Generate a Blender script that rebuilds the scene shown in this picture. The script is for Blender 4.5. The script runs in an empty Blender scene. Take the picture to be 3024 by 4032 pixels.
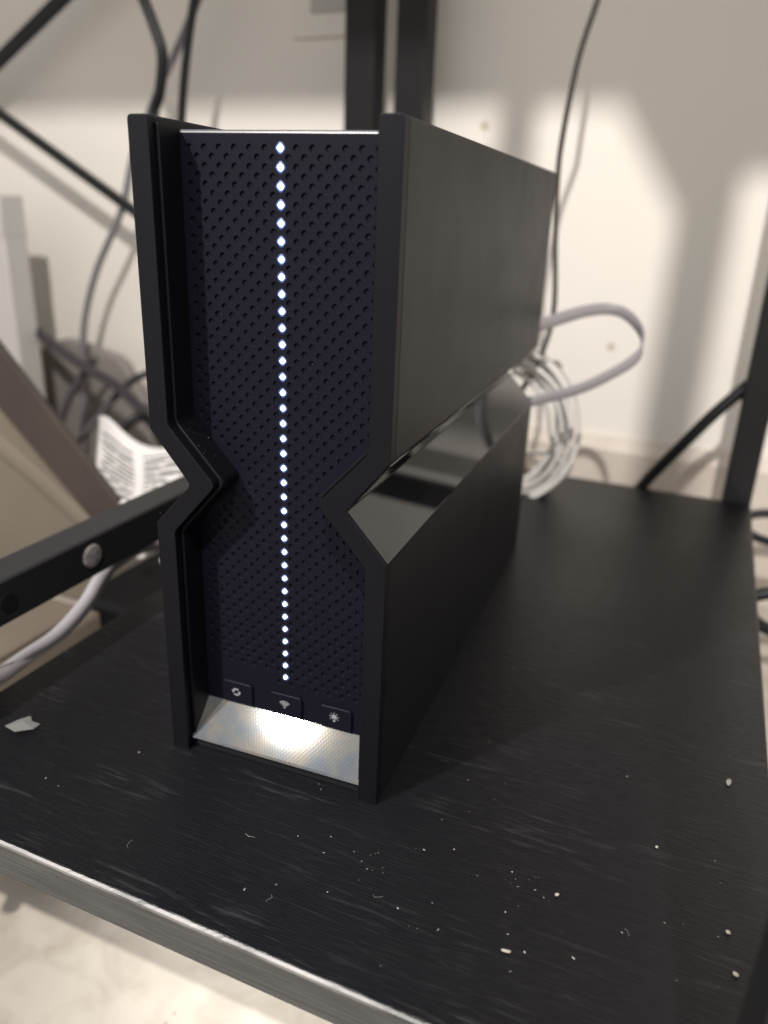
import bpy, bmesh, math, random
from mathutils import Vector, Matrix
random.seed(7)
sc = bpy.context.scene
COL = sc.collection

# ------------------------------------------------------------------ camera
cam_d = bpy.data.cameras.new('camera'); cam = bpy.data.objects.new('camera', cam_d); COL.objects.link(cam)
rt = Vector((0.93681047, 0.34784646, 0.03726909)); up = Vector((-0.15872029, 0.32767258, 0.93136381)); fw = Vector((-0.31175955, 0.87842673, -0.36217739))
m = Matrix((rt, up, -fw)).transposed().to_4x4(); m.translation = Vector((0.11371321, -0.20541016, 0.19636671))
cam.matrix_world = m
cam_d.sensor_fit = 'HORIZONTAL'; cam_d.sensor_width = 7.0; cam_d.lens = 7.024
cam_d.clip_start = 0.005; cam_d.clip_end = 50
cam_d.dof.use_dof = True; cam_d.dof.focus_distance = 0.250; cam_d.dof.aperture_fstop = 1.9
sc.camera = cam

# ------------------------------------------------------------------ desk frame of reference: s along the shelf front, g depth, z up
A = -0.045
E1 = Vector((math.cos(A), math.sin(A), 0)); E2 = Vector((-math.sin(A), math.cos(A), 0)); O = Vector((.1697, -.0738, 0))
def P(s, g, z): return O + E1*s + E2*g + Vector((0, 0, z))
RZ = Matrix.Rotation(A, 4, 'Z')
FLOOR = -.12; WALL = .58

# ------------------------------------------------------------------ world and lamps
w = bpy.data.worlds.new('World'); sc.world = w; w.use_nodes = True
bg = w.node_tree.nodes['Background']; bg.inputs[0].default_value = (1.0, .95, .91, 1); bg.inputs[1].default_value = .95
def lamp(name, kind, loc, target, energy, color, size, spot=None, blend=.5):
    d = bpy.data.lights.new(name, kind); d.energy = energy; d.color = color
    if kind == 'AREA': d.size = size
    else: d.shadow_soft_size = size
    if spot: d.spot_size = spot; d.spot_blend = blend
    o = bpy.data.objects.new(name, d); COL.objects.link(o); o.location = loc
    o.rotation_euler = (Vector(target)-Vector(loc)).to_track_quat('-Z', 'Y').to_euler()
    return o
# warm room lamp in front of the desk, above the edge of the table top
lamp('room_lamp', 'POINT', P(.05, -.60, 1.073), P(-.3, .58, .1), 85, (1, .945, .89), .014)
# shaded lamp from the upper left that catches the front of the router
lamp('shaded_lamp', 'SPOT', Vector((-.374, -.60, .73))*1.5+Vector((0, .01, .03)), (0, .02, .09), 240, (1, .96, .92), .022, math.radians(17), .6)

sc.view_settings.view_transform = 'Standard'; sc.view_settings.look = 'None'; sc.view_settings.exposure = 0; sc.view_settings.gamma = 1

# ------------------------------------------------------------------ materials
def mat(name, base, rough=.5, metal=0, spec=.5, bump=None, var=None, emit=None, coat=0):
    """bump=(scale, strength, stretch(x,y,z)); var=(scale, colour2, lo, hi, stretch)"""
    M = bpy.data.materials.new(name); M.use_nodes = True; nt = M.node_tree; b = nt.nodes['Principled BSDF']
    b.inputs['Base Color'].default_value = (*base, 1); b.inputs['Roughness'].default_value = rough
    b.inputs['Metallic'].default_value = metal; b.inputs['Specular IOR Level'].default_value = spec
    if coat: b.inputs['Coat Weight'].default_value = coat
    if emit: b.inputs['Emission Color'].default_value = (*emit[0], 1); b.inputs['Emission Strength'].default_value = emit[1]
    def coords(st):
        tc = nt.nodes.new('ShaderNodeTexCoord'); mp = nt.nodes.new('ShaderNodeMapping'); mp.inputs['Scale'].default_value = st
        nt.links.new(tc.outputs['Object'], mp.inputs[0]); return mp.outputs[0]
    if var:
        n = nt.nodes.new('ShaderNodeTexNoise'); n.inputs['Scale'].default_value = var[0]; n.inputs['Detail'].default_value = 6
        nt.links.new(coords(var[4] if len(var) > 4 else (1, 1, 1)), n.inputs['Vector'])
        r = nt.nodes.new('ShaderNodeMapRange'); r.inputs[1].default_value = var[2]; r.inputs[2].default_value = var[3]
        nt.links.new(n.outputs['Fac'], r.inputs[0])
        x = nt.nodes.new('ShaderNodeMix'); x.data_type = 'RGBA'; x.inputs[6].default_value = (*base, 1); x.inputs[7].default_value = (*var[1], 1)
        nt.links.new(r.outputs[0], x.inputs[0]); nt.links.new(x.outputs[2], b.inputs['Base Color'])
    if bump:
        n = nt.nodes.new('ShaderNodeTexNoise'); n.inputs['Scale'].default_value = bump[0]; n.inputs['Detail'].default_value = 4
        nt.links.new(coords(bump[2] if len(bump) > 2 else (1, 1, 1)), n.inputs['Vector'])
        bp = nt.nodes.new('ShaderNodeBump'); bp.inputs['Strength'].default_value = bump[1]; bp.inputs['Distance'].default_value = .0005
        nt.links.new(n.outputs['Fac'], bp.inputs['Height']); nt.links.new(bp.outputs[0], b.inputs['Normal'])
    return M
M_SHELL = mat('black_plastic', (.0048, .0048, .0062), .36, 0, .125, bump=(3500, .12))
def smudged(M, sc_, lo, hi):      # handling marks: the gloss varies in soft patches
    nt = M.node_tree; tc = nt.nodes.new('ShaderNodeTexCoord'); n = nt.nodes.new('ShaderNodeTexNoise'); n.inputs['Scale'].default_value = sc_; n.inputs['Detail'].default_value = 5; n.inputs['Distortion'].default_value = .8
    q = nt.nodes.new('ShaderNodeMapRange'); q.inputs[1].default_value = .35; q.inputs[2].default_value = .68; q.inputs[3].default_value = lo; q.inputs[4].default_value = hi
    nt.links.new(tc.outputs['Object'], n.inputs['Vector']); nt.links.new(n.outputs['Fac'], q.inputs[0]); nt.links.new(q.outputs[0], nt.nodes['Principled BSDF'].inputs['Roughness'])
smudged(M_SHELL, 28, .36, .40)
M_RIM = mat('black_rim_plastic', (.0024, .0024, .0036), .42, 0, .10, bump=(3500, .1))
M_PANEL = mat('dark_panel_plastic', (.0028, .0029, .0058), .42, 0, .08, bump=(4000, .1))
M_GLOSS = mat('gloss_black_plastic', (.003, .003, .004), .035, 0, .36, var=(900, (.05, .05, .05), .66, .8))
for q_ in (M_SHELL, M_GLOSS): q_.node_tree.nodes['Principled BSDF'].inputs['Specular Tint'].default_value = (.88, .93, 1, 1)
M_DARK = mat('matt_dark', (.004, .004, .005), .6, 0, .2)
M_LED = mat('led_glow', (.8, .9, 1), .3, emit=((.50, .76, 1.0), 9))
def by_height(M, lo, hi):      # emission rises with height, standing in for viewing angle and bloom
    nt = M.node_tree; oi = nt.nodes.new('ShaderNodeObjectInfo'); sx = nt.nodes.new('ShaderNodeSeparateXYZ'); mr_ = nt.nodes.new('ShaderNodeMapRange')
    mr_.inputs[1].default_value = .05; mr_.inputs[2].default_value = .20; mr_.inputs[3].default_value = lo; mr_.inputs[4].default_value = hi
    nt.links.new(oi.outputs['Location'], sx.inputs[0]); nt.links.new(sx.outputs[2], mr_.inputs[0]); nt.links.new(mr_.outputs[0], nt.nodes['Principled BSDF'].inputs['Emission Strength'])
by_height(M_LED, 1.15, 9)
M_HALO = mat('led_halo_outer', (.01, .01, .02), .4, emit=((.018, .034, .12), 1)); by_height(M_HALO, .5, 3.2)  # blue bloom around the dots, put in as glowing rings
M_HALO2 = mat('led_halo_inner', (.02, .02, .04), .4, emit=((.14, .32, .85), 1)); by_height(M_HALO2, .5, 1.3)
M_ICON = mat('white_print', (.13, .13, .14), .5)
M_TRIM = mat('satin_trim', (.05, .05, .055), .30, 0, .35)
M_METAL = mat('black_powder_metal', (.012, .012, .0130), .42, 0, .2, bump=(1200, .1))
M_LEAF_DUST = mat('dust', (.09, .088, .084), .9, var=(160, (.26, .25, .23), .5, .68))
M_CRUMB = mat('crumb', (.17, .155, .135), .8)
M_GREYC = mat('grey_cable_sheath', (.16, .155, .17), .45)
M_BLACKC = mat('black_cable_sheath', (.006, .006, .008), .4, 0, .25)
M_BROWNC = mat('brown_black_cable_sheath', (.035, .028, .022), .45)
M_TANGLE = mat('dark_grey_cable_sheath', (.030, .027, .032), .45)
M_FLAT = mat('pale_grey_cable_sheath', (.25, .235, .25), .45)
M_WHITEC = mat('white_cable_sheath', (.58, .565, .545), .45)
M_WALL = mat('wall_paint', (.79, .76, .71), .7, var=(3, (.75, .72, .665), .35, .65), bump=(120, .12))
def wall_scuffs(M, spots):      # small brown scuffs on the paint
    nt = M.node_tree; N = nt.nodes.new; Lk = nt.links.new; b = nt.nodes['Principled BSDF']; src = b.inputs['Base Color'].links[0].from_socket
    tc = N('ShaderNodeTexCoord'); nz = N('ShaderNodeTexNoise'); nz.inputs['Scale'].default_value = 90; Lk(tc.outputs['Object'], nz.inputs['Vector'])
    for s_, z_, r_ in spots:
        v = N('ShaderNodeVectorMath'); v.operation = 'DISTANCE'; Lk(tc.outputs['Object'], v.inputs[0]); v.inputs[1].default_value = (s_, 0, z_)
        ad = N('ShaderNodeMath'); ad.operation = 'MULTIPLY_ADD'; Lk(nz.outputs['Fac'], ad.inputs[0]); ad.inputs[1].default_value = r_; Lk(v.outputs['Value'], ad.inputs[2])
        q = N('ShaderNodeMapRange'); q.inputs[1].default_value = r_*.9; q.inputs[2].default_value = r_*1.5; q.inputs[3].default_value = .75; q.inputs[4].default_value = 0; Lk(ad.outputs[0], q.inputs[0])
        x = N('ShaderNodeMix'); x.data_type = 'RGBA'; Lk(q.outputs[0], x.inputs[0]); Lk(src, x.inputs[6]); x.inputs[7].default_value = (.42, .34, .24, 1); src = x.outputs[2]
    Lk(src, b.inputs['Base Color'])
wall_scuffs(M_WALL, ((-.261, .269, .0055), (-.130, .093, .0045), (-.60, .14, .003), (-.20, .19, .0025)))
M_SKIRT = mat('skirting_paint', (.62, .56, .50), .5, var=(14, (.5, .44, .39), .4, .7))
M_BOX = mat('white_box', (.48, .465, .45), .5, var=(8, (.42, .405, .39), .4, .7))
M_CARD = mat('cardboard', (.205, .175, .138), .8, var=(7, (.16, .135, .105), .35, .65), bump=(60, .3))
M_CARD_SHADE = mat('cardboard_shaded', (.060, .046, .040), .85, var=(12, (.046, .035, .031), .35, .65), bump=(80, .3))  # shade on the folded edge is put into this darker cardboard colour
M_TAN = mat('tan_cardboard', (.19, .155, .12), .8, var=(9, (.14, .115, .09), .35, .65))
M_SHADOW = mat('grey_shadow_tone', (.24, .22, .205), .6, var=(10, (.19, .175, .165), .35, .65))  # tone of a shadow on the wall
M_SCREW = mat('screw_metal', (.16, .15, .15), .7, bump=(700, .8), var=(500, (.06, .055, .055), .45, .7))
M_UNDER = mat('table_top_black', (.02, .019, .018), .45)

def shelf_mat():
    M = bpy.data.materials.new('black_wood_grain'); M.use_nodes = True; nt = M.node_tree; b = nt.nodes['Principled BSDF']; N = nt.nodes.new; Lk = nt.links.new
    tc = N('ShaderNodeTexCoord')
    def noise(scale, st, detail, rot=0):
        mp = N('ShaderNodeMapping'); mp.inputs['Scale'].default_value = st; mp.inputs['Rotation'].default_value = (0, 0, rot); Lk(tc.outputs['Object'], mp.inputs[0])
        n = N('ShaderNodeTexNoise'); n.inputs['Scale'].default_value = scale; n.inputs['Detail'].default_value = detail; Lk(mp.outputs[0], n.inputs['Vector']); return n.outputs['Fac']
    def mr(src, a, c, lo=0, hi=1):
        r = N('ShaderNodeMapRange'); r.inputs[1].default_value = a; r.inputs[2].default_value = c; r.inputs[3].default_value = lo; r.inputs[4].default_value = hi; Lk(src, r.inputs[0]); return r.outputs[0]
    def mul(a, c, op='MULTIPLY'):
        x = N('ShaderNodeMath'); x.operation = op; Lk(a, x.inputs[0]); Lk(c, x.inputs[1]); return x.outputs[0]
    grain = mr(noise(1, (55, 560, 1), 5, .05), .52, .72)          # pores drawn out along the grain
    fine = mr(noise(1, (140, 1700, 1), 3, .05), .45, .75)
    patch = mr(noise(14, (1, 2.2, 1), 3), .38, .66)               # grain shows in some patches, not in others
    cath = mr(noise(1, (9, 90, 1), 2, -.06), .50, .60)             # broad bands of figure
    f = mul(mul(grain, patch), cath)
    g = mul(mul(fine, grain), patch)
    scr = mr(noise(1, (30, 30, 1), 8), .70, .80)
    tot = mul(mul(f, g, 'ADD'), scr, 'ADD')
    x = N('ShaderNodeMix'); x.data_type = 'RGBA'; x.inputs[6].default_value = (.0028, .0028, .0036, 1); x.inputs[7].default_value = (.0135, .0135, .015, 1)
    cl = mr(tot, 0, .9, 0, .9); Lk(cl, x.inputs[0]); Lk(x.outputs[2], b.inputs['Base Color'])
    rr = mr(noise(5, (1, 1.6, 1), 4), .3, .7, .27, .40); Lk(rr, b.inputs['Roughness'])
    b.inputs['Specular IOR Level'].default_value = .18
    bp = N('ShaderNodeBump'); bp.inputs['Strength'].default_value = .35; bp.inputs['Distance'].default_value = .0004
    Lk(mul(grain, fine, 'ADD'), bp.inputs['Height']); Lk(bp.outputs[0], b.inputs['Normal'])
    return M
M_SHELF = shelf_mat()
M_BAND = mat('worn_edge_band', (.033, .033, .032), .55, var=(1, (.020, .020, .0195), .40, .62, (30, 30, 900)), bump=(1, .4, (30, 30, 1500)))
M_WORN = mat('chipped_edge', (.10, .097, .093), .5, var=(26, (.02, .02, .02), .46, .62, (1, 1, 1)))

def floor_mat():
    M = bpy.data.materials.new('pale_floor'); M.use_nodes = True; nt = M.node_tree; b = nt.nodes['Principled BSDF']; N = nt.nodes.new; Lk = nt.links.new
    tc = N('ShaderNodeTexCoord')
    n1 = N('ShaderNodeTexNoise'); n1.inputs['Scale'].default_value = 34; n1.inputs['Detail'].default_value = 9; n1.inputs['Distortion'].default_value = 1.2; Lk(tc.outputs['Object'], n1.inputs['Vector'])
    cr = N('ShaderNodeValToRGB'); e = cr.color_ramp.elements; e[0].position = .36; e[0].color = (.36, .325, .28, 1); e[1].position = .6; e[1].color = (.44, .41, .36, 1); Lk(n1.outputs['Fac'], cr.inputs[0])
    v = N('ShaderNodeTexVoronoi'); v.inputs['Scale'].default_value = 70; Lk(tc.outputs['Object'], v.inputs['Vector'])
    r = N('ShaderNodeMapRange'); r.inputs[1].default_value = .06; r.inputs[2].default_value = .10; r.inputs[3].default_value = .5; r.inputs[4].default_value = 0; Lk(v.outputs['Distance'], r.inputs[0])
    n2 = N('ShaderNodeTexNoise'); n2.inputs['Scale'].default_value = 20; Lk(tc.outputs['Object'], n2.inputs['Vector'])
    g = N('ShaderNodeMapRange'); g.inputs[1].default_value = .52; g.inputs[2].default_value = .56; Lk(n2.outputs['Fac'], g.inputs[0])
    mu = N('ShaderNodeMath'); mu.operation = 'MULTIPLY'; Lk(r.outputs[0], mu.inputs[0]); Lk(g.outputs[0], mu.inputs[1])
    x = N('ShaderNodeMix'); x.data_type = 'RGBA'; Lk(mu.outputs[0], x.inputs[0]); Lk(cr.outputs[0], x.inputs[6]); x.inputs[7].default_value = (.22, .18, .14, 1); Lk(x.outputs[2], b.inputs['Base Color'])
    b.inputs['Roughness'].default_value = .55
    return M
M_FLOOR = floor_mat()

def strip_mat():
    # silvery base strip, finely hatched
    M = bpy.data.materials.new('hatched_silver'); M.use_nodes = True; nt = M.node_tree; b = nt.nodes['Principled BSDF']; N = nt.nodes.new; Lk = nt.links.new
    b.inputs['Base Color'].default_value = (.4, .4, .4, 1); b.inputs['Metallic'].default_value = .86; b.inputs['Roughness'].default_value = .04
    tc = N('ShaderNodeTexCoord'); hs = []
    for ang, sc_ in ((.55, 2100), (-.75, 1850)):
        mp = N('ShaderNodeMapping'); mp.inputs['Rotation'].default_value = (0, ang, 0); Lk(tc.outputs['Object'], mp.inputs[0])
        wv = N('ShaderNodeTexWave'); wv.inputs['Scale'].default_value = sc_/6.28; wv.inputs['Distortion'].default_value = 1.5; wv.inputs['Detail'].default_value = 2; Lk(mp.outputs[0], wv.inputs['Vector']); hs.append(wv.outputs['Fac'])
    ad = N('ShaderNodeMath'); Lk(hs[0], ad.inputs[0]); Lk(hs[1], ad.inputs[1])
    bp = N('ShaderNodeBump'); bp.inputs['Strength'].default_value = .010; bp.inputs['Distance'].default_value = .0001; Lk(ad.outputs[0], bp.inputs['Height']); Lk(bp.outputs[0], b.inputs['Normal'])
    n = N('ShaderNodeTexNoise'); n.inputs['Scale'].default_value = 120; n.inputs['Detail'].default_value = 5; Lk(tc.outputs['Object'], n.inputs['Vector'])
    cr = N('ShaderNodeValToRGB'); e = cr.color_ramp.elements; e[0].position = .35; e[0].color = (.205, .193, .17, 1); e[1].position = .65; e[1].color = (.140, .158, .178, 1); Lk(n.outputs['Fac'], cr.inputs[0])
    hm = N('ShaderNodeMapRange'); hm.inputs[1].default_value = .5; hm.inputs[2].default_value = 1.5; hm.inputs[3].default_value = .90; hm.inputs[4].default_value = 1.07; Lk(ad.outputs[0], hm.inputs[0])
    mx = N('ShaderNodeMix'); mx.data_type = 'RGBA'; mx.blend_type = 'MULTIPLY'; mx.inputs[0].default_value = 1; Lk(cr.outputs[0], mx.inputs[6]); Lk(hm.outputs[0], mx.inputs[7]); Lk(mx.outputs[2], b.inputs['Base Color'])
    return M
M_STRIP = strip_mat()

def leaflet_mat():
    # white paper with two columns of small grey print
    M = bpy.data.materials.new('printed_paper'); M.use_nodes = True; nt = M.node_tree; b = nt.nodes['Principled BSDF']; N = nt.nodes.new; Lk = nt.links.new
    uv = N('ShaderNodeUVMap'); sp = N('ShaderNodeSeparateXYZ'); Lk(uv.outputs[0], sp.inputs[0])
    def mth(op, a, c=None):
        x = N('ShaderNodeMath'); x.operation = op
        for i, q in enumerate((a, c)):
            if q is None: continue
            if isinstance(q, (int, float)): x.inputs[i].default_value = q
            else: Lk(q, x.inputs[i])
        return x.outputs[0]
    u, v = sp.outputs[0], sp.outputs[1]
    line = mth('LESS_THAN', mth('FRACT', mth('MULTIPLY', v, 12)), .55)
    col = mth('ADD', mth('MULTIPLY', mth('GREATER_THAN', u, .06), mth('LESS_THAN', u, .44)), mth('MULTIPLY', mth('GREATER_THAN', u, .54), mth('LESS_THAN', u, .94)))
    band = mth('MULTIPLY', mth('GREATER_THAN', v, .05), mth('LESS_THAN', v, .86))
    n = N('ShaderNodeTexNoise'); n.inputs['Scale'].default_value = 1; mp = N('ShaderNodeMapping'); mp.inputs['Scale'].default_value = (18, 12, 1); Lk(uv.outputs[0], mp.inputs[0]); Lk(mp.outputs[0], n.inputs['Vector'])
    ink = mth('MULTIPLY', mth('MULTIPLY', line, col), mth('MULTIPLY', band, mth('GREATER_THAN', n.outputs['Fac'], .40)))
    x = N('ShaderNodeMix'); x.data_type = 'RGBA'; Lk(ink, x.inputs[0]); x.inputs[6].default_value = (.82, .80, .79, 1); x.inputs[7].default_value = (.12, .11, .11, 1)
    Lk(x.outputs[2], b.inputs['Base Color']); b.inputs['Roughness'].default_value = .7
    return M
M_PAPER = leaflet_mat()

# ------------------------------------------------------------------ mesh helpers
def link(name, bm, material, parent=None, smooth=False, bevel=0, seg=2, matrix=None):
    me = bpy.data.meshes.new(name); bm.normal_update()
    bmesh.ops.recalc_face_normals(bm, faces=bm.faces) if not bm.faces.layers.int.get('keep') else None
    if smooth:
        for f in bm.faces: f.smooth = True
    bm.to_mesh(me); bm.free(); me.materials.append(material)
    o = bpy.data.objects.new(name, me); COL.objects.link(o)
    if parent: o.parent = parent
    if matrix is not None: o.matrix_local = matrix
    if bevel:
        b = o.modifiers.new('bevel', 'BEVEL'); b.width = bevel; b.segments = seg; b.limit_method = 'ANGLE'; b.angle_limit = math.radians(35); b.harden_normals = False
        for p in me.polygons: p.use_smooth = True
        try: me.set_sharp_from_angle(angle=math.radians(50))
        except Exception: pass
    return o
def tag(o, label=None, cat=None, group=None, kind=None):
    if label: o['label'] = label
    if cat: o['category'] = cat
    if group: o['group'] = group
    if kind: o['kind'] = kind
    return o
def thing(name, label, cat, mw=None, group=None):
    o = bpy.data.objects.new(name, None); COL.objects.link(o); o.empty_display_size = .02
    if mw is not None: o.matrix_world = mw
    return tag(o, label, cat, group)
def at(s, g, z): return Matrix.Translation(P(s, g, z)) @ RZ
def box(bm, x0, x1, y0, y1, z0, z1):
    v = [bm.verts.new(c) for c in ((x0,y0,z0),(x1,y0,z0),(x1,y1,z0),(x0,y1,z0),(x0,y0,z1),(x1,y0,z1),(x1,y1,z1),(x0,y1,z1))]
    for f in ((0,3,2,1),(4,5,6,7),(0,1,5,4),(1,2,6,5),(2,3,7,6),(3,0,4,7)): bm.faces.new([v[i] for i in f])
def bxm(*a): bm = bmesh.new(); box(bm, *a); return bm
def prism(bm, poly, y0, y1, axis='y'):
    """poly of (a, b); extruded along y (a=x, b=z)"""
    def mk(a, b, t): return (a, t, b) if axis == 'y' else ((a, b, t) if axis == 'z' else (t, a, b))
    f = [bm.verts.new(mk(a, b, y0)) for a, b in poly]; k = [bm.verts.new(mk(a, b, y1)) for a, b in poly]
    n = len(poly); bm.faces.new(f); bm.faces.new(k[::-1])
    for i in range(n): bm.faces.new((f[i], k[i], k[(i+1) % n], f[(i+1) % n]))
def fillet(poly, radii, seg=4):
    out = []; n = len(poly)
    for i in range(n):
        r = radii[i]; p = Vector(poly[i]).to_2d(); a = Vector(poly[i-1]).to_2d(); c = Vector(poly[(i+1) % n]).to_2d()
        if r <= 0: out.append(tuple(p)); continue
        u = (a-p).normalized(); v = (c-p).normalized(); ang = math.acos(max(-1, min(1, u.dot(v)))); t = r/math.tan(ang/2)
        t = min(t, .45*(a-p).length, .45*(c-p).length); p0 = p+u*t; p1 = p+v*t
        for k in range(seg+1):
            q = k/seg; w_ = p0*(1-q)**2 + p*2*q*(1-q) + p1*q**2; out.append((w_.x, w_.y))
    return out
def catmull(pts, n=8):
    pts = [Vector(p) for p in pts]; out = []
    for i in range(len(pts)-1):
        p0 = pts[max(i-1, 0)]; p1 = pts[i]; p2 = pts[i+1]; p3 = pts[min(i+2, len(pts)-1)]
        for k in range(n):
            t = k/n; out.append(.5*((2*p1)+(p2-p0)*t+(2*p0-5*p1+4*p2-p3)*t*t+(3*p1-p0-3*p2+p3)*t**3))
    out.append(pts[-1]); return out
def tube(bm, path, r, seg=10, closed=False):
    rings = []; nrm = None; n = len(path)
    for i, p in enumerate(path):
        a = path[i-1] if (i or closed) else p; b = path[(i+1) % n] if (i < n-1 or closed) else p
        t = (b-a).normalized()
        if nrm is None: nrm = t.orthogonal().normalized()
        nrm = (nrm - t*nrm.dot(t)).normalized(); bi = t.cross(nrm)
        rr = r(i/(n-1)) if callable(r) else r
        rings.append([bm.verts.new(p+(nrm*math.cos(q)+bi*math.sin(q))*rr) for q in [2*math.pi*k/seg for k in range(seg)]])
    m_ = n if closed else n-1
    for i in range(m_):
        R0, R1 = rings[i], rings[(i+1) % n]
        for k in range(seg): bm.faces.new((R0[k], R0[(k+1) % seg], R1[(k+1) % seg], R1[k]))
    if not closed: bm.faces.new(rings[0][::-1]); bm.faces.new(rings[-1])
def cable(name, pts, r, material, label, cat='cable', n=8, seg=10):
    o0 = P(*pts[len(pts)//2]); path = [P(*p)-o0 for p in pts]; bm = bmesh.new(); tube(bm, catmull(path, n), r, seg)
    o = link(name, bm, material, smooth=True); o.location = o0
    return tag(o, label, cat)

# ================================================================== SETTING
bm = bxm(-2.6, 1.6, -2.2, WALL+.02, -.05, 0)
tag(link('floor', bm, M_FLOOR, matrix=at(0, 0, FLOOR)), kind='structure')
wall = tag(link('wall', bxm(-2.6, 1.6, 0, .08, FLOOR, 2.3), M_WALL, matrix=at(0, WALL, 0)), kind='structure')
bm = bmesh.new(); prism(bm, [(-.014, 0), (-.0005, 0), (-.0005, .132), (-.006, .132), (-.014, .122)], -2.6, 1.6, 'x')
link('skirting_board', bm, M_SKIRT, wall, matrix=Matrix.Translation((0, 0, FLOOR+.0005)))

# ================================================================== DESK the router stands in
desk = thing('desk', 'black metal framed desk whose low wood grain shelf carries the router', 'desk', at(0, 0, FLOOR))
TT0, TT1 = .684, .706
def dk(name, bm, mt, bevel=.0012, parent=desk): return link(name, bm, mt, parent, bevel=bevel, matrix=Matrix.Translation((0, 0, -FLOOR)) if parent is desk else None)
dk('table_top', bxm(-.325, .02, -.02, .53, TT0, TT1), M_UNDER)
sh = dk('shelf', bxm(-.303, 0, .0006, .4815, -.0145, 0), M_SHELF, .0008)
eb = link('edge_band', bxm(-.303, 0, 0, .0005, -.0143, -.0010), M_BAND, sh)
# chipped arris of the edge band: an uneven thin strip
bm = bmesh.new(); rows = []
for i in range(221):
    s = -.3028+.3026*i/220; q = random.random(); d = .0001+.0003*random.random()**2+(.0008*random.random() if q > .93 else 0)
    rows.append([bm.verts.new((s, -.0002, -.0011-d*.5)), bm.verts.new((s, -.0001, -.0003)), bm.verts.new((s, .0006+d*.5, .0002))])
for i in range(220):
    for k in range(2): bm.faces.new((rows[i][k], rows[i+1][k], rows[i+1][k+1], rows[i][k+1]))
link('worn_edge', bm, M_WORN, sh)
def leg(x0, x1, y0, y1, top=TT0): return dk('leg', bxm(x0, x1, y0, y1, FLOOR, top), M_METAL)
leg(-.0205, 0, .4822, .5025); leg(-.0205, 0, -.0215, -.0008)
leg(-.324, -.298, .525, .549)
dk('side_rail', bxm(-.3225, -.3035, -.0006, .5248, .0275, .0478), M_METAL)
dk('top_rail', bxm(-.0205, .019, -.02, .53, TT0-.024, TT0-.0005), M_METAL)
bm = bmesh.new(); prism(bm, [(-.048, TT0-.0004), (-.0206, TT0-.0004), (-.0206, TT0-.040)], -.019, -.016); dk('gusset', bm, M_METAL, 0)
# unseen block added below the table top front to cast a strip shadow
dk('shadow_block', bxm(-.1, -.086, -.01, .004, TT0-.06, TT0-.0004), M_METAL)
# screw in the side rail
bm = bmesh.new(); prof = [(0, .0012), (.0044, .0012), (.0056, .0008), (.0060, 0)]
vs = [[bm.verts.new((h, r*math.cos(q), r*math.sin(q))) for q in [2*math.pi*k/20 for k in range(20)]] for r, h in prof[1:]]
top = bm.verts.new((.0012, 0, 0))
for k in range(20):
    bm.faces.new((top, vs[0][k], vs[0][(k+1) % 20]))
    for j in range(2): bm.faces.new((vs[j][k], vs[j+1][k], vs[j+1][(k+1) % 20], vs[j][(k+1) % 20]))
link('screw', bm, M_SCREW, desk, smooth=True, matrix=Matrix.Translation((-.3034, .1225, .0385-FLOOR)))
bm = bmesh.new(); tube(bm, [Vector((-.3036, .073, .037)), Vector((-.3030, .073, .037))], .0042, 16); dk('screw_hole', bm, M_DARK, 0)

# ================================================================== neighbouring desk on the left
nd = thing('desk', 'black metal desk frame left of the router with crossed back braces', 'desk', at(-.75, .5, FLOOR))
def nk(name, bm, bevel=.001, mt=M_METAL): return link(name, bm, mt, nd, bevel=bevel, matrix=Matrix.Translation((.75, -.5, -FLOOR)))
nk('table_top', bxm(-1.3, -.327, -.02, .55, TT0, TT1), mt=M_UNDER)
nk('leg', bxm(-.368, -.341, .522, .546, FLOOR, TT0)); nk('leg', bxm(-1.28, -1.255, .522, .546, FLOOR, TT0))
nk('leg', bxm(-1.28, -1.26, -.0215, -.0008, FLOOR, TT0))
def bar(p0, p1, t, d):
    p0 = Vector(p0); p1 = Vector(p1); u = (p1-p0).normalized(); n = Vector((-u.z, 0, u.x)); y = Vector((0, 1, 0)); bm = bmesh.new()
    q = [bm.verts.new(p+n*a*t/2+y*b*d/2) for p in (p0, p1) for a, b in ((-1,-1),(1,-1),(1,1),(-1,1))]
    for f in ((0,1,2,3),(7,6,5,4),(0,4,5,1),(1,5,6,2),(2,6,7,3),(3,7,4,0)): bm.faces.new([q[i] for i in f])
    return bm
nk('brace', bar((-1.0, .528, .404), (-.35, .528, .053), .0092, .008), .001)
nk('brace', bar((-.95, .5415, .228), (-.45, .5415, .500), .0125, .006), .001)

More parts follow.
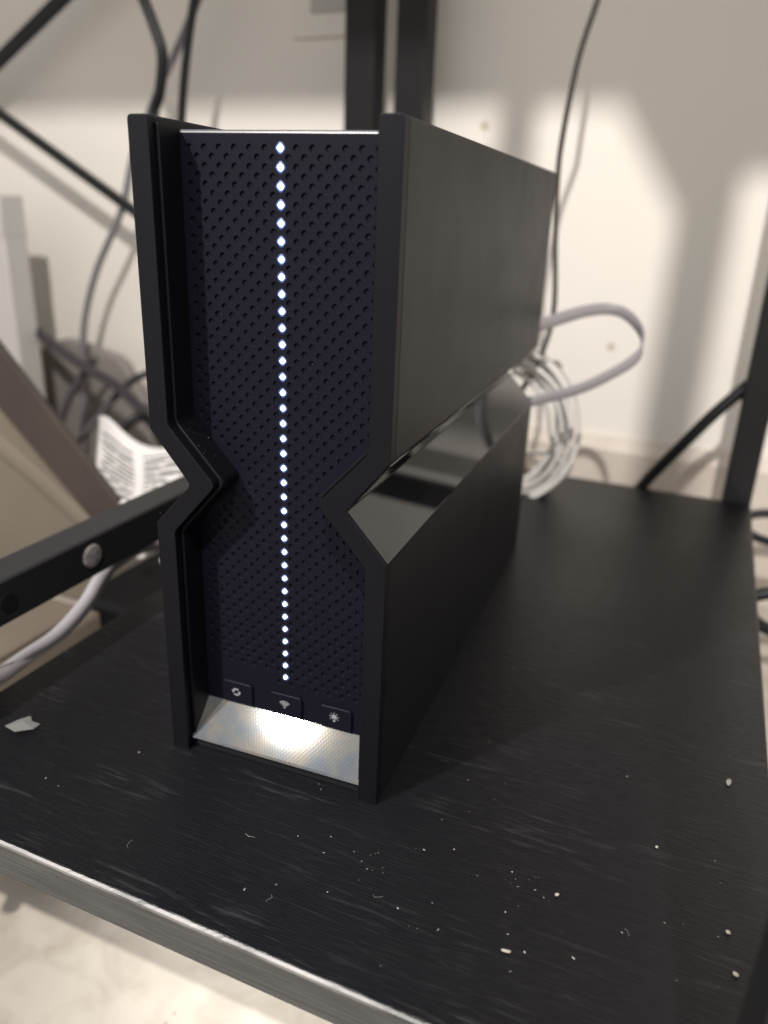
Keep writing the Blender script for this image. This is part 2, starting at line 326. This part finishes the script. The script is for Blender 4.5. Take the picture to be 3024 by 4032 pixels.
# ================================================================== ROUTER (its own axes are the world axes)
rou = thing('router', 'black hourglass shaped router with a glowing dotted light strip on the shelf', 'router')
W, D, H = .0422, .2525, .22
outer = [(W, .22), (W, .1271), (.0278, .1095), (W, .0938), (W, 0)]
inner = [(.0352, 0), (.0352, .0915), (.0183, .1106), (.0352, .129), (.0352, .22)]
prof = fillet(outer+inner, [.0016, .0016, .0020, .0012, .0004, .0003, .004, .0025, .004, .0012], 5)
liner = fillet([(.0350, .2185), (.0350, .129), (.0181, .1106), (.0350, .0915), (.0350, .001), (.0338, .001), (.0338, .0908), (.0164, .1106), (.0338, .1297), (.0338, .2178)], [0, .004, .0025, .004, 0, 0, .004, .0028, .004, 0], 5)
for sx in (1, -1):
    bm = bmesh.new(); prism(bm, [(x*sx, z) for x, z in prof], 0, .0042); rim = link('front_rim', bm, M_RIM, rou, bevel=.0011, seg=3)
    bm = bmesh.new(); prism(bm, [(x*sx, z) for x, z in [(a if a > .036 or b < .2 else a, b) for a, b in prof]], .0044, D)
    link('side_casing', bm, M_SHELL, rou, bevel=.0005)
    bm = bmesh.new(); prism(bm, [(x*sx, z) for x, z in liner], .0030, .0150); link('inner_liner', bm, M_RIM, rou, bevel=.0004)
    # glossy insert lining the side notch
    fac = [(W+.0001, .0936), (.0281, .10955), (.0281+.0004, .1099), (W+.0001, .0942+.0002)]
    low = fillet([(W+.00012, .0934), (W+.00012, .0940), (.0284, .1092), (.0281, .1098), (.0276, .1092)], [.0003, .0003, 0, 0, 0], 3)
    bm = bmesh.new(); prism(bm, [(x*sx, z) for x, z in low], .0012, D-.001); link('notch_insert', bm, M_GLOSS, rou)
    hi = [(.0279, .11000), (.0300, .1114), (.0407, .12465), (.0402, .1253), (.0279, .1105)]
    bm = bmesh.new(); prism(bm, [(x*sx, z) for x, z in hi], .0046, D-.001); link('notch_seam', bm, M_GLOSS, rou)
bm = bxm(-.0349, .0349, .0165, D-.002, .1335, .2135); box(bm, -.0160, .0160, .0165, D-.0025, .0060, .1334); link('top_cover', bm, M_DARK, rou)
# perforated front panel: a lattice of diamond tiles, a recessed diamond hole in each tile of the field
PY = .0135; p = .0051; LX = -.0001; LZ0 = .0340; TOP = .2163
def inner_x(z):
    if z >= .129 or z <= .0915: return .0338
    return .0338-(.0338-.0164)*(1-abs(z-.1106)/(.0184 if z > .1106 else .0191))
def in_field(x, z):
    if z > .2140 or z < .0295: return False
    if z < .0345 and x < -.004: return False
    if abs(x-LX) < .0006 and LZ0-.001 < z: return False
    return abs(x) < inner_x(z)-.0021
bm = bmesh.new(); led_sites = []; c = p/2; h = .00102; dep = .0006
sites = []
for j in range(-8, 84):
    for i in range(-16, 17):
        if (i+j) % 2: continue
        sites.append((LX+i*c, LZ0+j*c, i, j))
# rows counted so that the column of lamps sits on every second row
vcache = {}
def V(x, y, z):
    k_ = (round(x*1e6), round(y*1e6), round(z*1e6))
    if k_ not in vcache: vcache[k_] = bm.verts.new((x, y, z))
    return vcache[k_]
for x, z, i, j in sites:
    o4 = [V(x+c, PY, z), V(x, PY, z+c), V(x-c, PY, z), V(x, PY, z-c)]
    if abs(x) > inner_x(z)+.0045: continue
    led = (i == 0 and 0 <= j <= 70)
    if led: led_sites.append((x, z))
    if not (led or in_field(x, z)): bm.faces.new(o4); continue
    hh = .00137 if led else h
    e_ = hh*.30      # clipped corners so that the hole reads as a softened diamond
    ring = [(hh-e_*.4, e_), (e_, hh-e_*.4), (-e_, hh-e_*.4), (-hh+e_*.4, e_), (-hh+e_*.4, -e_), (-e_, -hh+e_*.4), (e_, -hh+e_*.4), (hh-e_*.4, -e_)]
    def rg(k, y, s): return [bm.verts.new((x+a*s, y, z+b*s)) for a, b in ring]
    r0 = rg(0, PY, 1.18); r1 = rg(0, PY+.00030, .98); r2 = rg(0, PY+dep, .93)
    for q in range(4):      # outer diamond corner q sits between ring points 2q-1 and 2q
        a0 = r0[(2*q-1) % 8]; a1 = r0[2*q]; b1 = r0[(2*q+1) % 8]
        bm.faces.new((o4[q], a0, a1)) if False else bm.faces.new((o4[q], a1, a0))
        bm.faces.new((o4[q], o4[(q+1) % 4], b1, a1))
    for q in range(8):
        bm.faces.new((r0[q], r0[(q+1) % 8], r1[(q+1) % 8], r1[q])); bm.faces.new((r1[q], r1[(q+1) % 8], r2[(q+1) % 8], r2[q]))
    bm.faces.new(r2)
for co, no in (((0, 0, TOP), (0, 0, 1)), ((0, 0, .0170), (0, 0, -1)), ((.0351, 0, 0), (1, 0, 0)), ((-.0351, 0, 0), (-1, 0, 0))):
    bmesh.ops.bisect_plane(bm, geom=bm.verts[:]+bm.edges[:]+bm.faces[:], plane_co=co, plane_no=no, clear_outer=True)
panel = link('front_panel', bm, M_PANEL, rou)
bm = bmesh.new(); prism(bm, [(PY-.0001+.0011*(1-math.cos(q)), TOP+.0010*math.sin(q)) for q in [math.pi/2*k/8 for k in range(9)]]+[(PY+.003, TOP+.0010), (PY+.003, TOP-.002), (PY+.0002, TOP-.0001)], -.0350, .0350, 'x'); link('panel_top_edge', bm, M_TRIM, rou)
# the lit dots
bm = bmesh.new(); a = .00110; r_ = .0003
ring = fillet([(a, 0), (0, a*1.08), (-a, 0), (0, -a*1.08)], [.0006]*4, 4); v0 = [bm.verts.new((x, 0, z)) for x, z in ring]; v1 = [bm.verts.new((x*.72, -.0008, z*.72)) for x, z in ring]
for i in range(len(ring)): k_ = (i+1) % len(ring); bm.faces.new((v0[i], v0[k_], v1[k_], v1[i]))
bm.faces.new(v1); led0 = None
g0 = [bm.verts.new((x*1.75, -.00022, z*1.75)) for x, z in ring]; g1 = [bm.verts.new((x*1.22, -.00034, z*1.22)) for x, z in ring]  # flat rings round each dot that carry the painted bloom
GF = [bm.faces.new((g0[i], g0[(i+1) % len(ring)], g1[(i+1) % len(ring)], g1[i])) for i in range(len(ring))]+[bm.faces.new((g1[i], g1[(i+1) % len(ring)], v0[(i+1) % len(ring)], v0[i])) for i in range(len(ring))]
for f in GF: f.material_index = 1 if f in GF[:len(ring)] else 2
for x, z in led_sites:
    if led0 is None: led0 = link('led_light', bm, M_LED, rou, smooth=False); o = led0; o.data.materials.append(M_HALO); o.data.materials.append(M_HALO2)
    else: o = led0.copy(); COL.objects.link(o); o.parent = rou
    o.location = (x, PY+.0002, z)
# three keys with printed symbols
def arc_strip(bm, cx, cz, r0, r1, a0, a1, n=12):
    pr = None
    for k in range(n+1):
        q = math.radians(a0+(a1-a0)*k/n); cu = (bm.verts.new((cx+r0*math.cos(q), 0, cz+r0*math.sin(q))), bm.verts.new((cx+r1*math.cos(q), 0, cz+r1*math.sin(q))))
        if pr: bm.faces.new((pr[0], pr[1], cu[1], cu[0]))
        pr = cu
def disc(bm, cx, cz, r, n=14): bm.faces.new([bm.verts.new((cx+r*math.cos(2*math.pi*k/n), 0, cz+r*math.sin(2*math.pi*k/n))) for k in range(n)])
def poly(bm, pts): bm.faces.new([bm.verts.new((x, 0, z)) for x, z in pts])
for kk, (x0, x1, sym) in enumerate(((-.0270, -.0140, 'pair'), (-.0065, .0068, 'wifi'), (.0140, .0270, 'lamp'))):
    cx = (x0+x1)/2; pl_ = fillet([(x0, .0176), (x1, .0176), (x1, .0267), (x0, .0267)], [.0003, .0003, .0016, .0016], 4)
    bm = bmesh.new(); prism(bm, pl_, PY-.0010, PY+.0002); btn = link('button', bm, M_PANEL, rou, bevel=.0004)
    bm = bmesh.new(); u = .001
    if sym == 'wifi':
        for r in (1.15, 1.9, 2.65): arc_strip(bm, 0, -1.3*u, (r-.22)*u, (r+.22)*u, 42, 138)
        disc(bm, 0, -1.25*u, .42*u)
    elif sym == 'lamp':
        arc_strip(bm, 0, .2*u, .62*u, 1.12*u, -60, 240, 18); disc(bm, 0, .2*u, .62*u)
        poly(bm, [(-.5*u, -.95*u), (.5*u, -.95*u), (.42*u, -1.6*u), (0, -1.95*u), (-.42*u, -1.6*u)])
        for k in range(7):
            q = math.radians(-30+40*k); d = Vector((math.cos(q), math.sin(q))); n_ = Vector((-d.y, d.x))
            a_ = [d*1.42*u+n_*.16*u, d*1.42*u-n_*.16*u, d*2.0*u-n_*.16*u, d*2.0*u+n_*.16*u]; poly(bm, [(v.x, v.y+.2*u) for v in a_])
    else:
        for sg in (1, -1):
            q0 = 20 if sg > 0 else 200; arc_strip(bm, 0, 0, .95*u, 1.65*u, q0+25, q0+140, 12)
            q = math.radians(q0+140); t = Vector((-math.sin(q), math.cos(q))); d = Vector((math.cos(q), math.sin(q)))
            poly(bm, [tuple(d*.5*u), tuple(d*2.05*u), tuple(d*1.25*u+t*1.1*u)])
    link('symbol', bm, M_ICON, btn, matrix=Matrix.Translation((cx-.0003, PY-.00118, .0226)))
# sloping silver strip at the foot, with dark plinth beneath it
bm = bmesh.new(); nx = 24; rows = []
for i in range(nx+1):
    x = -.0346+.0692*i/nx; rows.append([bm.verts.new((x, y, z)) for y, z in ((PY, .0168), (.0024, .0057), (.0018, .0049), (.0030, .0040), (.0125, .0140))])
for i in range(nx):
    for k in range(5): bm.faces.new((rows[i][k], rows[i][(k+1) % 5], rows[i+1][(k+1) % 5], rows[i+1][k]))
bm.faces.new(rows[0]); bm.faces.new(rows[-1][::-1])
link('base_strip', bm, M_STRIP, rou)
link('plinth', bxm(-.0349, .0349, .0036, D-.004, .0006, .0052), M_DARK, rou)

# ================================================================== CABLES
cable('power_cable', [(-.535,.47,.367),(-.526,.47,.351),(-.517,.47,.331),(-.511,.47,.311),(-.516,.47,.284),(-.524,.47,.266),(-.518,.46,.226),(-.498,.45,.166),(-.47,.44,.06),(-.45,.43,-.11)], .0046, M_BLACKC, 'thick black cable curving down behind the left top corner of the router')
cable('power_cable', [(-.470,.48,.40),(-.479,.48,.364),(-.484,.48,.351),(-.494,.48,.312),(-.502,.48,.267),(-.507,.48,.212),(-.50,.47,.10),(-.48,.45,-.11)], .0036, M_BLACKC, 'straight black cable hanging nearest the black posts behind the router')
cable('grey_cable', [(-.505,.54,.41),(-.515,.54,.380),(-.527,.54,.359),(-.546,.54,.331),(-.570,.54,.298),(-.598,.54,.254),(-.605,.535,.233),(-.618,.53,.188),(-.656,.53,.130),(-.678,.53,.081),(-.687,.53,.040),(-.690,.53,.004),(-.70,.53,-.057),(-.70,.52,-.116)], .0036, M_GREYC, 'long grey cable hanging in front of the white wall left of the router')
cable('thin_cable', [(-.150,.45,.42),(-.153,.45,.338),(-.154,.45,.328),(-.162,.45,.295),(-.167,.45,.248),(-.167,.45,.219),(-.164,.45,.182),(-.158,.44,.126),(-.17,.42,.08),(-.19,.40,.06)], .0020, M_BROWNC, 'thin dark cable running up the wall from behind the right side of the router')
cable('tangled_cable', [(-.725,.50,.068),(-.711,.50,.058),(-.680,.49,.049),(-.641,.48,.037),(-.597,.47,.027),(-.561,.46,.013),(-.530,.45,-.004),(-.48,.44,-.02)], .0052, M_TANGLE, 'thickest dark cable of the tangle sloping down left of the router')
cable('tangled_cable', [(-.645,.502,.040),(-.654,.50,.030),(-.662,.49,.014),(-.668,.48,-.005),(-.672,.47,-.03),(-.66,.45,-.08),(-.63,.43,-.115)], .0040, M_TANGLE, 'short dark cable dropping from the tangle towards the cardboard box')
cable('tangled_cable', [(-.53,.49,.036),(-.563,.50,.035),(-.584,.50,.030),(-.606,.50,.016),(-.622,.48,-.009),(-.630,.46,-.030),(-.639,.46,-.042),(-.65,.45,-.10)], .0038, M_TANGLE, 'dark cable looping from behind the router down to the printed leaflet')
cable('tangled_cable', [(-.49,.43,-.03),(-.515,.44,-.016),(-.537,.45,.002),(-.543,.442,.003),(-.554,.43,-.008),(-.562,.42,-.026),(-.57,.41,-.06)], .0042, M_BLACKC, 'black cable bent over the top edge of the printed leaflet')
cable('white_cable', [(-.36,.27,-.03),(-.34,.205,.004),(-.325,.16,.0145),(-.3215,.145,.0125),(-.3195,.13,.0045),(-.3185,.11,-.002),(-.318,.09,-.003),(-.312,.07,.000),(-.304,.05,.0065),(-.29,.02,.012),(-.27,-.02,.014)], .0039, M_FLAT, 'pale cable crossing the left end of the black shelf below the screw')
# flat ribbon loop behind the router
pts = [(-.185,.345,.120),(-.163,.36,.128),(-.155,.38,.131),(-.146,.39,.1345),(-.131,.40,.140),(-.117,.41,.142),(-.105,.41,.140),(-.095,.405,.133),(-.090,.395,.126),(-.091,.385,.117),(-.102,.38,.107),(-.123,.375,.094),(-.152,.37,.083),(-.165,.36,.080),(-.19,.345,.078)]
path = catmull([P(*q)-P(-.12,.39,.11) for q in pts], 8); bm = bmesh.new(); rows = []
for i, q in enumerate(path):
    t = (path[min(i+1, len(path)-1)]-path[max(i-1, 0)]).normalized(); tt = i/(len(path)-1)
    wv = Vector((0, 0, 1)); wv = (wv-t*wv.dot(t)).normalized()
    if wv.length < .1: wv = Vector((1, 0, 0))
    n_ = t.cross(wv).normalized(); hw = .0034+.0014*max(0, 1-tt*2); th = .0008
    rows.append([bm.verts.new(q+wv*a_*hw+n_*b_*th) for a_, b_ in ((-1,-.5),(-.9,-1),(.9,-1),(1,-.5),(1,.5),(.9,1),(-.9,1),(-1,.5))])
for i in range(len(rows)-1):
    for k in range(8): bm.faces.new((rows[i][k], rows[i][(k+1) % 8], rows[i+1][(k+1) % 8], rows[i+1][k]))
o = link('flat_cable', bm, M_FLAT, smooth=True); o.location = P(-.12,.39,.11); tag(o, 'flat pale grey cable looping out behind the right side of the router', 'cable')
# coil of white cable: one continuous winding
cpts = []; turns = 11; c0 = Vector((-.180, .428, .049))
for k in range(turns*14):
    q = 2*math.pi*k/14; tr = k/14; rad = .037+.0032*(tr % 5)+.002*math.sin(tr*2.1); tilt = .10*math.sin(tr*1.7)
    cpts.append((c0.x+rad*math.cos(q)*1.0+.004*math.sin(tr*3), c0.y+.012*math.sin(tr*2.3+q*.3)+tilt*rad*math.sin(q), c0.z+rad*1.15*math.sin(q)))
cpts += [(-.20, .40, .03)]
cable('cable_coil', cpts, .0018, M_WHITEC, 'coil of white cable standing by the wall behind the router', 'cable coil', n=4, seg=7)
cable('power_cable', [(.06,.515,-.02),(.03,.512,-.014),(.006,.508,-.016),(.001,.506,-.026),(.012,.505,-.034),(.05,.508,-.04)], .0036, M_BLACKC, 'upper black cable bend past the right edge of the shelf', n=6)
cable('power_cable', [(.06,.44,-.05),(.028,.432,-.046),(.010,.428,-.052),(.012,.426,-.066),(.03,.428,-.075),(.07,.44,-.08)], .0048, M_BLACKC, 'lower black cable bend beside the right edge of the shelf', n=6)

cable('power_cable', [(.03,.52,.118),(-.001,.51,.101),(-.012,.505,.093),(-.023,.50,.080),(-.038,.495,.062),(-.057,.49,.035),(-.074,.488,.010),(-.086,.487,-.010),(-.12,.49,-.06),(-.14,.50,-.115)], .0047, M_BLACKC, 'thick black cable slanting from the rear desk leg past the shelf back edge')
wp = thing('wall_plate', 'pale wall plate high on the wall beside the black posts', 'wall plate', at(-.40, .5795, .38))
link('plate', bxm(-.046, .03, -.006, 0, -.040, .06), M_WALL, wp, bevel=.002); link('insert', bxm(-.026, .012, -.009, -.0062, -.022, .04), M_BOX, wp, bevel=.001)

# ================================================================== LEFT-HAND CLUTTER
b = thing('white_box', 'tall white box in shade at the left border', 'box', at(-.72, .45, FLOOR))
link('carton', bxm(-.20, .003, .02, .05, 0, .197-FLOOR), M_BOX, b, bevel=.002)
link('lid', bxm(-.2002, .0034, .0196, .0504, .158-FLOOR, .1985-FLOOR), M_BOX, b, bevel=.002)
# leaning cardboard box: face, folded edge with its shade put in the colour
cb = thing('cardboard_box', 'tilted beige cardboard box with a painted shaded edge behind the side rail', 'cardboard box', at(-.5, .24, FLOOR))
def slab(name, pts, g0, g1, mt, bevel=.002):
    bm = bmesh.new(); prism(bm, [(s+.5, z-FLOOR) for s, z in pts], g0-.24, g1-.24); return link(name, bm, mt, cb, bevel=bevel)
edge_u = [(-.60,.150),(-.444,-.016),(-.447,-.036),(-.467,-.040),(-.63,.114)]
slab('side_panel', [(-.64,.105),(-.467,-.038),(-.475,-.118),(-.66,-.118)], .303, .308, M_CARD)
slab('edge_flap', fillet(edge_u, [0, .006, .006, .004, 0], 3), .296, .3025, M_CARD_SHADE)
bm = bmesh.new(); n_ = 14; gr = []
for i in range(n_+1):
    t = i/n_; s = -.66+.20*t; z = .060-.115*t+.012*math.sin(3*t); gr.append([bm.verts.new((s+.5+dx, .3028-.24-dy, z-FLOOR+dz)) for dx, dz, dy in ((0, 0, 0), (.004, -.012, .006), (.008, -.026, 0))])
for i in range(n_):
    for k in range(2): bm.faces.new((gr[i][k], gr[i+1][k], gr[i+1][k+1], gr[i][k+1]))
link('crease', bm, M_CARD, cb, smooth=True)
# flattened carton on the floor beside the shelf
fc = thing('carton', 'flat tan carton lying under the pale cable at the shelf end', 'carton', at(-.42, .17, FLOOR))
link('body', bxm(-.14, .028, -.10, .045, 0, .062), M_TAN, fc, bevel=.003); link('flap', bxm(-.14, .020, -.098, .038, .0625, .066), M_TAN, fc, bevel=.001)
ad = thing('dark_filler', 'black block standing in for dark floor shade and cables beside the shelf', 'dark_block', at(-.36, .27, FLOOR))  # black block put in where shadowed floor and cables look dark
link('body', bxm(-.055, .05, -.055, .10, 0, .068), M_DARK, ad, bevel=.006, seg=3); link('stand_in', bxm(-.02, .02, -.072, -.0552, .02, .045), M_DARK, ad, bevel=.002)
# printed leaflet, crumpled
bm = bmesh.new(); nu, nv = 26, 22; q4 = [P(-.470,.30,-.025), P(-.378,.29,-.019), P(-.420,.36,.012), P(-.524,.37,.017)]; o0 = P(-.45,.33,0); gr = []; uvl = bm.loops.layers.uv.new('UVMap')
for j in range(nv+1):
    r = []
    for i in range(nu+1):
        u, v = i/nu, j/nv; b0 = q4[0].lerp(q4[1], u); t0 = q4[3].lerp(q4[2], u); q = b0.lerp(t0, v)-o0
        q.z += .006*math.sin(u*7+1.3)*v+.004*math.sin(v*5+u*3)+(.010*max(0, v-.75)*4*math.sin(u*5+.4)); q -= E2*.010*v*v*math.sin(u*4)
        r.append(bm.verts.new(q))
    gr.append(r)
for j in range(nv):
    for i in range(nu):
        f = bm.faces.new((gr[j][i], gr[j][i+1], gr[j+1][i+1], gr[j+1][i]))
        for lp, (a_, b_) in zip(f.loops, ((i, j), (i+1, j), (i+1, j+1), (i, j+1))): lp[uvl].uv = (a_/nu, b_/nv)
lf = link('leaflet', bm, M_PAPER, smooth=True); lf.location = o0; sm = lf.modifiers.new('thickness', 'SOLIDIFY'); sm.thickness = .0004
tag(lf, 'crumpled white leaflet with small grey print beside the notch of the router', 'leaflet')
bm = bmesh.new(); prism(bm, fillet([(-.10,0),(.085,0),(.085,.10),(.05,.155),(-.03,.170),(-.085,.145),(-.10,.10)], [.004,.004,.03,.03,.04,.03,.02], 4), 0, .015)
o = link('wall_shadow', bm, M_SHADOW, bevel=.003, matrix=at(-.70, .545, FLOOR)); tag(o, 'rounded grey sheet standing in for a wall shadow behind the dark cables', 'lid')  # rounded shadow on the wall, built as a grey sheet
for (s, g, z, lab) in ((-.386, .250, -.030, 'left white bead standing in for a glint under the side rail'), (-.366, .252, -.031, 'right white bead standing in for a glint under the side rail')):  # two small glints, modelled as white beads
    bm = bmesh.new(); bmesh.ops.create_uvsphere(bm, u_segments=12, v_segments=8, radius=.0035); bmesh.ops.scale(bm, vec=(1.3, 1, .9), verts=bm.verts)
    o = link('glint_bead', bm, M_WHITEC, smooth=True, matrix=at(s, g, z)); tag(o, lab, 'stand_in')

# ================================================================== DUST AND CRUMBS
def blob(bm, s, g, r, st=1.0, ang=0, zf=.5):
    n = 6; z0 = .0002; ca, sa = math.cos(ang), math.sin(ang); ring = []
    for k in range(n):
        q = 2*math.pi*k/n; rr = r*(.7+.6*random.random()); x = rr*math.cos(q)*st; y = rr*math.sin(q); ring.append(bm.verts.new(P(s+x*ca-y*sa, g+x*sa+y*ca, z0)))
    t = bm.verts.new(P(s, g, z0+r*zf))
    for k in range(n): bm.faces.new((ring[k], ring[(k+1) % n], t))
    bm.faces.new(ring[::-1])
bm = bmesh.new()
for k in range(64):
    u = random.random()
    if u < .5: s, g = random.gauss(-.10, .04), abs(random.gauss(.05, .035))+.003
    else: s, g = random.uniform(-.295, -.005), random.uniform(.003, .20)
    if -.305+.01 < s < -.004 and g < .2 and not (-.222 < s < -.118 and g > .055):
        blob(bm, s, g, random.choice((.00012, .00016, .0002, .00028)), random.uniform(1, 2.2), random.random()*6.3, .6)
for s, g in ((-.148,.075),(-.075,.058),(-.12,.045)):
    for k in range(9): blob(bm, s+random.gauss(0, .0045), g+random.gauss(0, .004), random.choice((.00012, .0002)), random.uniform(1, 2), random.random()*6)
def fleck(p_, n_, r):      # flat speck lying on a surface with normal n_
    a_ = n_.orthogonal().normalized(); b_ = n_.cross(a_); q = random.random()*6.3; c_ = p_+n_*.00012
    bm.faces.new([bm.verts.new(c_+(a_*math.cos(q+t)+b_*math.sin(q+t))*r*random.uniform(.6, 1.4)) for t in (0, 1.4, 2.9, 4.4)])
for k in range(46):      # on the glossy ledge of the notch
    t = min(.97, abs(random.gauss(.62, .22))); y = .004+abs(random.gauss(0, .016)); fleck(Vector((.0284+.0138*t, y, .1092-.0151*t)), Vector((.737, 0, .676)), random.uniform(.00005, .00016))
for k in range(40):      # on the left liner shelf
    t = random.random()*.95+.02; fleck(Vector((-.0338+.0172*t, random.uniform(.0034, .013), .1296-.0190*t)), Vector((.74, 0, .67)), random.uniform(.00005, .00014))
for k in range(26): fleck(Vector((-.0387+random.uniform(-.003, .003), -.00005, random.uniform(.01, .215))), Vector((0, -1, 0)), random.uniform(.00004, .00011))
for k in range(60): fleck(Vector((.0422, random.uniform(.004, .12), random.choice((random.uniform(.004, .09), random.uniform(.13, .21))))), Vector((1, 0, 0)), random.uniform(.00004, .00010))
for k in range(70):
    z = random.uniform(.03, .21); fleck(Vector((random.uniform(-.033, .033)*(.5 if .10 < z < .12 else .9), PY, z)), Vector((0, -1, 0)), random.uniform(.00003, .00009))
for k in range(6):      # lint fibres
    s, g, q = random.uniform(-.20, -.01), random.uniform(.006, .12), random.random()*6.3
    if s < -.115 and g > .055: continue
    pts = [P(s, g, .0003)]
    for t in range(4): q += random.gauss(0, .7); pts.append(pts[-1]+Vector((math.cos(q), math.sin(q), 0))*random.uniform(.0005, .0012))
    tube(bm, catmull(pts, 3), .00005, 4)
tag(link('dust', bm, M_LEAF_DUST), 'fine pale dust scattered over the black shelf', 'dust', kind='stuff')
def crumb(s, g, r, st, ang, label, mt=M_CRUMB, zf=.8):
    bm = bmesh.new(); bmesh.ops.create_icosphere(bm, subdivisions=2, radius=r)
    for v in bm.verts: v.co *= .8+.4*random.random()
    bmesh.ops.scale(bm, vec=(st, 1, zf), verts=bm.verts)
    o = link('crumb', bm, mt, smooth=True, matrix=at(s, g, r*zf*.85+.0002) @ Matrix.Rotation(ang, 4, 'Z')); tag(o, label, 'crumb', 'crumbs on the shelf')
crumb(-.0735, .0300, .00055, 2.6, .15, 'long rice shaped crumb nearest the front edge of the shelf')
crumb(-.0640, .0560, .00055, 1.4, .6, 'pale crumb in the middle of the shelf right of the router')
crumb(-.0145, .0640, .00060, 1.3, -.5, 'crumb beside the front right desk leg, upper of the pair')
crumb(-.0125, .0500, .00060, 1.5, -.4, 'crumb beside the front right desk leg, lower of the pair')
crumb(-.0370, .0900, .00050, 1.2, .2, 'small crumb far right on the shelf away from the edges')
# torn flake of paper at the left end, and two scuffs
bm = bmesh.new(); poly3 = [(-.006,-.004),(.001,-.0055),(.006,-.001),(.0055,.003),(.002,.0022),(-.001,.0045),(-.0035,.001)]
f0 = [bm.verts.new((x, y, .0004+.0012*random.random())) for x, y in poly3]; cc = bm.verts.new((0, 0, .0018))
for k in range(len(f0)): bm.faces.new((f0[k], f0[(k+1) % len(f0)], cc))
o = link('paper_flake', bm, mat('thin_paper', (.065, .065, .064), .6), matrix=at(-.2755, .0485, .0002)); o.modifiers.new('thickness', 'SOLIDIFY').thickness = .0001
tag(o, 'torn translucent paper flake at the left end of the shelf', 'paper flake')
crumb(-.0145, .1360, .0009, 2.4, 1.4, 'grey lint tuft near the right edge of the shelf', mat('lint', (.16, .155, .15), .95), .3)
